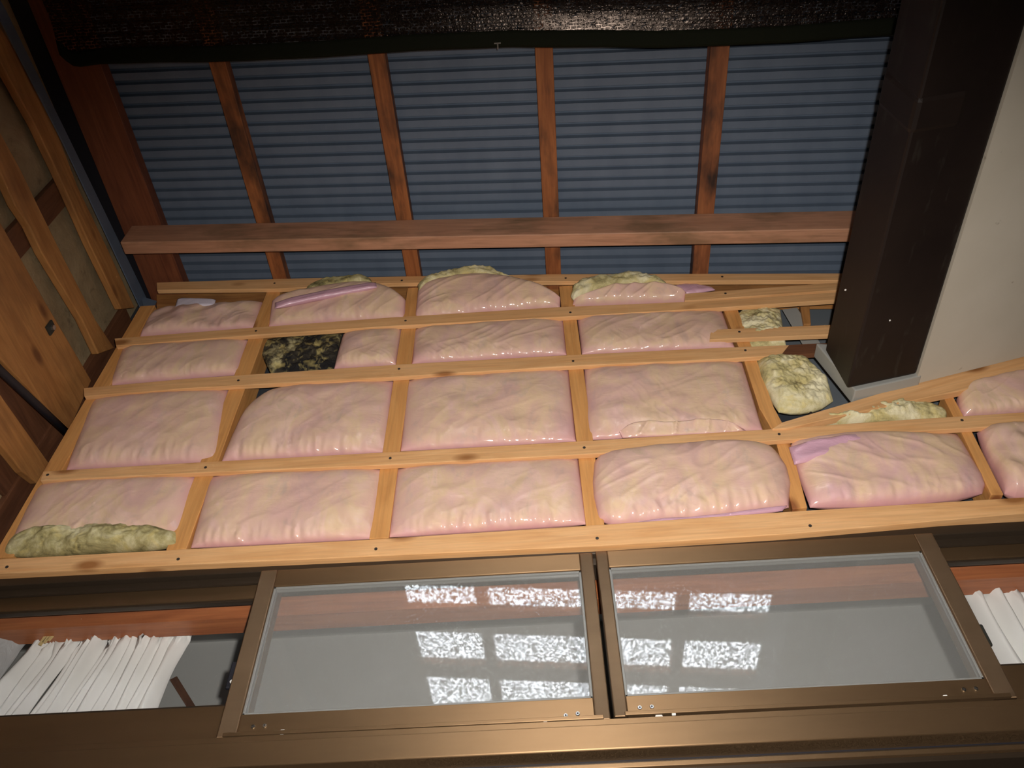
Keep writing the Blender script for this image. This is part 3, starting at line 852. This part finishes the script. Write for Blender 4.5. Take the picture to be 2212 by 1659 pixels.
# ------------------------------------------------------------------ shade net
edge_px = [(128, 118), (150, 138), (165, 145), (215, 138), (330, 134), (450, 132), (560, 128), (700, 122), (800, 115), (900, 108), (1100, 100), (1300, 100), (1420, 102), (1550, 98), (1700, 92), (1920, 75), (1990, 70)]
NZ = 2.105
E_ = resample([PR(x, y, NZ) for x, y in edge_px], 110)
def net_rows(s0, s1, n, amp):
    rows = []
    for j in range(n + 1):
        s = s0 + (s1 - s0) * j / n
        row = []
        for i, e in enumerate(E_):
            p = Vector((e.x, e.y - s, e.z))
            if s > 0.05:
                p.y = p.y + (0.66 - e.y) * min(1, (s - 0.05) / 0.4)
            p.z += amp * (noise.noise(Vector((p.x * 3.0, p.y * 5.0, 1.3))) + 0.4 * noise.noise(Vector((p.x * 9.0, p.y * 14.0, 4.3))))
            p.z += 0.27 * min(s, 0.085)          # the free edge droops
            row.append(p)
        rows.append(row)
    return rows
def sheet_geo(rows, th=0.0015):
    v = [p for r_ in rows for p in r_]
    W = len(rows[0])
    if not th:                              # a woven sheet: one layer
        return v, [(j * W + i, j * W + i + 1, j * W + W + i + 1, j * W + W + i) for j in range(len(rows) - 1) for i in range(W - 1)]
    nb = len(v)
    v += [p + Vector((0, 0, th)) for p in v]
    f = []
    H = len(rows)
    for j in range(H - 1):
        for i in range(W - 1):
            a = j * W + i
            f.append((a, a + 1, a + W + 1, a + W))
            f.append((nb + a, nb + a + W, nb + a + W + 1, nb + a + 1))
    for i in range(W - 1):
        f.append((i, nb + i, nb + i + 1, i + 1))
        a = (H - 1) * W + i
        f.append((a, a + 1, nb + a + 1, nb + a))
    for j in range(H - 1):
        a = j * W
        f.append((a, a + W, nb + a + W, nb + a))
        a = j * W + W - 1
        f.append((a, nb + a, nb + a + W, a + W))
    return v, f
v, f = sheet_geo(net_rows(0.030, 2.2, 120, 0.006), 0)
net = mk('shade_net', v, f, 'shade_net', smooth=True, label='black knitted shade net hung under the roof, with a dark hem', cat='shade net')
rows = net_rows(-0.001, 0.036, 5, 0.006)
for j, r_ in enumerate(rows):
    for p in r_:
        p.z -= 0.002 + 0.001 * math.sin(math.pi * j / 5)
v, f = sheet_geo(rows, 0.0015)
mk('hem', v, f, 'net_hem', parent=net, smooth=True, label='plain dark green hem')
c = PR(1075, 97, NZ - 0.01)
v, f = box_geo(c.x - 0.008, c.x + 0.008, c.y - 0.006, c.y - 0.003, c.z - 0.002, c.z + 0.003)
v2, f2 = box_geo(c.x - 0.0015, c.x + 0.0015, c.y - 0.004, c.y + 0.010, c.z - 0.002, c.z + 0.001)
f = f + [tuple(i + len(v) for i in q) for q in f2]
mk('net_clip', v + v2, f, 'steel', label='small T-shaped metal clip pinned to the hem of the shade net', cat='clip')

# ------------------------------------------------------------------ window frame and sashes
win = empty('window_1', (0, 1.42, 0.66), 'wide bronze aluminium sliding window below the stud wall', kind='structure')
box('frame_head', -1.34, 1.60, 1.376, 1.465, 1.098, 1.1215, 'dark_bronze', parent=win, bevel=0.0015)
box('head_track', -1.34, 1.60, 1.392, 1.398, 1.082, 1.099, 'dark_bronze', parent=win)
box('frame_jamb', -1.34, -1.30, 1.376, 1.465, 0.735, 1.098, 'bronze', parent=win, bevel=0.0015)
box('frame_jamb', 1.56, 1.60, 1.376, 1.465, 0.735, 1.098, 'bronze', parent=win, bevel=0.0015)
box('sill', -1.34, 1.60, 1.345, 1.465, 0.668, 0.712, 'bronze', parent=win, bevel=0.0025)
box('sill_track', -1.34, 1.60, 1.362, 1.465, 0.712, 0.730, 'bronze', parent=win, bevel=0.001)

def sash(name, x0, x1, z0, z1, gx0, gx1, gz0, gz1, Y, glass, label, group, gk='gasket'):
    e = empty(name, ((x0 + x1) / 2, Y, z0), label, 'window sash', group)
    D = 0.026
    box('stile', x0, gx0, Y, Y + D, z0, z1, 'bronze_upright', parent=e, bevel=0.0022)
    box('stile', gx1, x1, Y, Y + D, z0, z1, 'bronze_upright', parent=e, bevel=0.0022)
    box('top_rail', gx0, gx1, Y + 0.0015, Y + D, gz1, z1, 'bronze', parent=e, bevel=0.0015)
    box('bottom_rail', gx0, gx1, Y + 0.0015, Y + D, z0 + 0.002, gz0, 'bronze', parent=e, bevel=0.0015)
    # gasket: a thin rounded ring
    ring = []
    fs_ = []
    for (a0, a1, c0, c1) in ((gx0, gx1, gz1 - 0.005, gz1), (gx0, gx1, gz0, gz0 + 0.005), (gx0, gx0 + 0.005, gz0, gz1), (gx1 - 0.005, gx1, gz0, gz1)):
        vv, ff = box_geo(a0, a1, Y + 0.005, Y + 0.018, c0, c1)
        fs_ += [tuple(i + len(ring) for i in q) for q in ff]
        ring += vv
    mk('gasket', ring, fs_, gk, parent=e, bevel=0.001)
    box('pane', gx0 + 0.001, gx1 - 0.001, Y + 0.010, Y + 0.013, gz0 + 0.001, gz1 - 0.001, glass, parent=e)
    return e

def screw(par, px, py, Y):
    c = P(px, py, Y)
    v, f = disc_geo(c + Vector((0, 0.001, 0)), (0, -1, 0), 0.0042, 0.003, 12, 0.0034)
    s = mk('screw', v, f, 'steel', parent=par)
    v, f = disc_geo(c + Vector((0, -0.0018, 0)), (0, -1, 0), 0.0016, 0.0006, 8)
    mk('screw_recess', v, f, 'nail', parent=s)
def plug(par, px, py, Y, wpx=12):
    c = P(px, py, Y)
    v, f = box_geo(c.x - 0.0035, c.x + 0.0035, Y - 0.002, Y + 0.002, c.z - 0.0045, c.z + 0.0045)
    mk('stopper', v, f, 'white_plastic', parent=par, bevel=0.0008, label='small white plastic stopper')

SY = 1.370
sl_ = sash('window_sash', -0.607, 0.0865, 0.733, 1.097, -0.572, 0.060, 0.776, 1.056, SY, 'dusty_glass', 'front sliding sash with hazy glass, left of the meeting stiles', 'window sashes')
sr_ = sash('window_sash', 0.0935, 0.781, 0.737, 1.100, 0.117, 0.744, 0.776, 1.059, SY, 'dusty_glass', 'front sliding sash with hazy glass, right of the meeting stiles', 'window sashes')
for px, py in ((547, 1570), (572, 1568), (1222, 1546), (1248, 1542)):
    screw(sl_, px, py, SY + 0.0015)
for px, py in ((1382, 1529), (1408, 1527), (2082, 1490), (2108, 1488)):
    screw(sr_, px, py, SY + 0.0015)
plug(sl_, 610, 1582, SY); plug(sl_, 1178, 1561, SY)
plug(sr_, 1455, 1540, SY); plug(sr_, 2043, 1507, SY)
# protruding lower lip of each front sash
for par, a0, a1, zz in ((sl_, -0.595, 0.075, 0.7335), (sr_, 0.112, 0.770, 0.7375)):
    box('bottom_lip', a0, a1, SY - 0.004, SY + 0.002, zz, zz + 0.007, 'bronze', parent=par, bevel=0.001)
v, f = disc_geo(P(1424, 1550, SY + 0.004), (0, 1, 0), 0.007, 0.006, 14)
mk('roller', v, f, 'white_plastic', parent=sr_, label='white roller peeping below the rail')
RY = 1.410
rl_ = sash('window_sash', -1.300, -0.575, 0.733, 1.097, -1.265, -0.610, 0.818, 1.060, RY, 'clear_glass', 'rear sash with clear glass at the left, before the hanging white sheets', 'window sashes', 'dark_bronze')
rr_ = sash('window_sash', 0.752, 1.558, 0.737, 1.098, 0.790, 1.520, 0.822, 1.062, RY, 'clear_glass', 'rear sash with clear glass at the right edge', 'window sashes', 'dark_bronze')
# crescent lock seen through the glass
c = P(503, 1476, RY - 0.004)
v, f = box_geo(c.x - 0.012, c.x + 0.004, RY - 0.008, RY + 0.001, c.z - 0.012, c.z + 0.045)
lk = mk('crescent_lock', v, f, 'rubber_and_shade_black', parent=rl_, bevel=0.003, label='black crescent lock')
v, f = disc_geo((c.x, RY - 0.008, c.z), (0, -1, 0), 0.004, 0.003, 10)
mk('lock_knob', v, f, 'white_plastic', parent=lk)
c = P(2122, 1370, RY - 0.004)
v, f = box_geo(c.x - 0.008, c.x + 0.008, RY - 0.008, RY + 0.001, c.z - 0.026, c.z + 0.020)
mk('pull_handle', v, f, 'dark_steel', parent=rr_, bevel=0.003, label='dull olive pull handle')
# lower door under the window
dr = empty('door_1', (0, 1.41, -1.5), 'dark bronze door head below the window sill', kind='structure')
box('door_head', -1.34, 1.60, 1.362, 1.465, 0.632, 0.655, 'dark_bronze', parent=dr, bevel=0.0015)
box('head_lip', -1.34, 1.60, 1.352, 1.362, 0.640, 0.648, 'bronze', parent=dr, bevel=0.001)
box('frame_gap', -1.34, 1.60, 1.385, 1.465, 0.655, 0.668, 'rubber_and_shade_black', parent=dr)
box('door_panel', -1.34, 1.60, 1.40, 1.43, -1.5, 0.632, 'dark_bronze', parent=dr)

# ------------------------------------------------------------------ white sheets behind the glass
ORD = ['first', 'second', 'third', 'fourth', 'fifth', 'sixth', 'seventh', 'eighth', 'ninth', 'tenth', 'eleventh', 'twelfth', 'thirteenth', 'fourteenth', 'fifteenth', 'sixteenth', 'seventeenth', 'eighteenth']
def hang(name, xt, xb, zt, zb, w_t, w_b, Y, seed, mat, depth=0.03, flare=0.0, **k):
    """one hanging plastic sheet folded along its length; ruffled at the top"""
    nu, nv = 12, 22
    r_ = random.Random(seed)
    ph = r_.uniform(0, 6.28)
    rows_f, rows_b = [], []
    for j in range(nv + 1):
        b = j / nv
        rf, rb = [], []
        for i in range(nu + 1):
            a = i / nu - 0.5
            zz = zt + (zb - zt) * b
            x = xt + (xb - xt) * b + a * (w_t + (w_b - w_t) * b)
            ruff = math.exp(-(b / 0.10) ** 2)
            fold = depth * (1 - (2 * abs(a)) ** 1.5)
            y = Y - fold + 0.004 * math.sin(b * 7 + ph + a * 3)
            y += 0.022 * ruff * noise.noise(Vector((a * 9, b * 20, seed * 1.3)))
            x += 0.014 * ruff * noise.noise(Vector((a * 6, b * 14, seed * 2.1))) + flare * a * math.exp(-(b / 0.2) ** 2)
            zz += 0.022 * ruff * noise.noise(Vector((a * 9, seed * 0.7, 3.0)))
            rf.append(Vector((x, y, zz)))
            rb.append(Vector((x, y + 0.0012, zz)))
        rows_f.append(rf); rows_b.append(rb)
    W = nu + 1
    v = [p for q in rows_f for p in q]
    nb = len(v)
    v += [p for q in rows_b for p in q]
    f = []
    for j in range(nv):
        for i in range(nu):
            a = j * W + i
            f.append((a, a + W, a + W + 1, a + 1))
            f.append((nb + a, nb + a + 1, nb + a + W + 1, nb + a + W))
    for i in range(nu):
        f.append((i, i + 1, nb + i + 1, nb + i)); a = nv * W + i; f.append((a + 1, a, nb + a, nb + a + 1))
    for j in range(nv):
        a = j * W; f.append((a + W, a, nb + a, nb + a + W)); a = a + nu; f.append((a, a + W, nb + a + W, nb + a))
    return mk(name, v, f, mat, smooth=True, **k)

SHY = 1.585
N1 = 15
for i in range(N1):
    t_ = i / (N1 - 1)
    xt = -1.150 + t_ * 0.302
    lean = 0.095 - 0.055 * t_
    xb = xt - lean - (0.03 if i == 0 else 0)
    wide = {0: 0.060, 9: 0.055, 14: 0.050}.get(i, 0.036)
    hang('plastic_sheet', xt, xb, 1.102 + rnd.uniform(-0.014, 0.010), 0.765, 0.032 if i else 0.05, wide, SHY + rnd.uniform(-0.012, 0.012), 100 + i, 'white_sheet',
         depth=0.022 + rnd.uniform(0, 0.016), flare=0.03 if i in (9, 14) else 0.0,
         label='%s white plastic sheet from the left, hanging behind the left window' % ORD[i], cat='plastic sheet', group='white plastic sheets behind the left window')
N2 = 8
for i in range(N2):
    xt = 0.915 + i * 0.038
    hang('plastic_sheet', xt, xt + 0.012, 1.105 + rnd.uniform(-0.012, 0.012), 0.765, 0.044, 0.05, SHY + rnd.uniform(-0.012, 0.012), 140 + i, 'white_sheet', depth=0.024 + rnd.uniform(0, 0.014),
         label='%s white plastic sheet from the left, hanging behind the right window' % ORD[i], cat='plastic sheet', group='white plastic sheets behind the right window')
hang('plastic_bag', -1.228, -1.31, 1.108, 0.80, 0.070, 0.12, SHY - 0.02, 170, 'grey_sheet', depth=0.03, label='crumpled grey see-through plastic bag left of the hanging white sheets', cat='plastic bag')
for k in range(3):
    A = [P(82 + k * 9, 1392 - k * 5, 1.535), P(100 + k * 10, 1366 - k * 3, 1.535)]
    B = [P(88 + k * 9, 1394 - k * 5, 1.535), P(106 + k * 10, 1368 - k * 3, 1.535)]
    strip('straw_slat', A, B, (0, 0.003, 0), 'straw', bevel=0, label='short yellow straw slat among the white sheets, %s of three from the left' % ORD[k], cat='slat', group='straw slats')
strip('inner_strut', [P(366, 1468, 2.285), P(430, 1570, 2.285)], [P(382, 1460, 2.285), P(450, 1570, 2.285)], (0, 0.016, 0), 'brown_wood', label='slanted brown strut behind the hanging white sheets', cat='strut')

# ------------------------------------------------------------------ lift everything so the floor lies at z = 0
for o in list(sc.objects):
    if o.parent is None:
        o.location.z += EYE
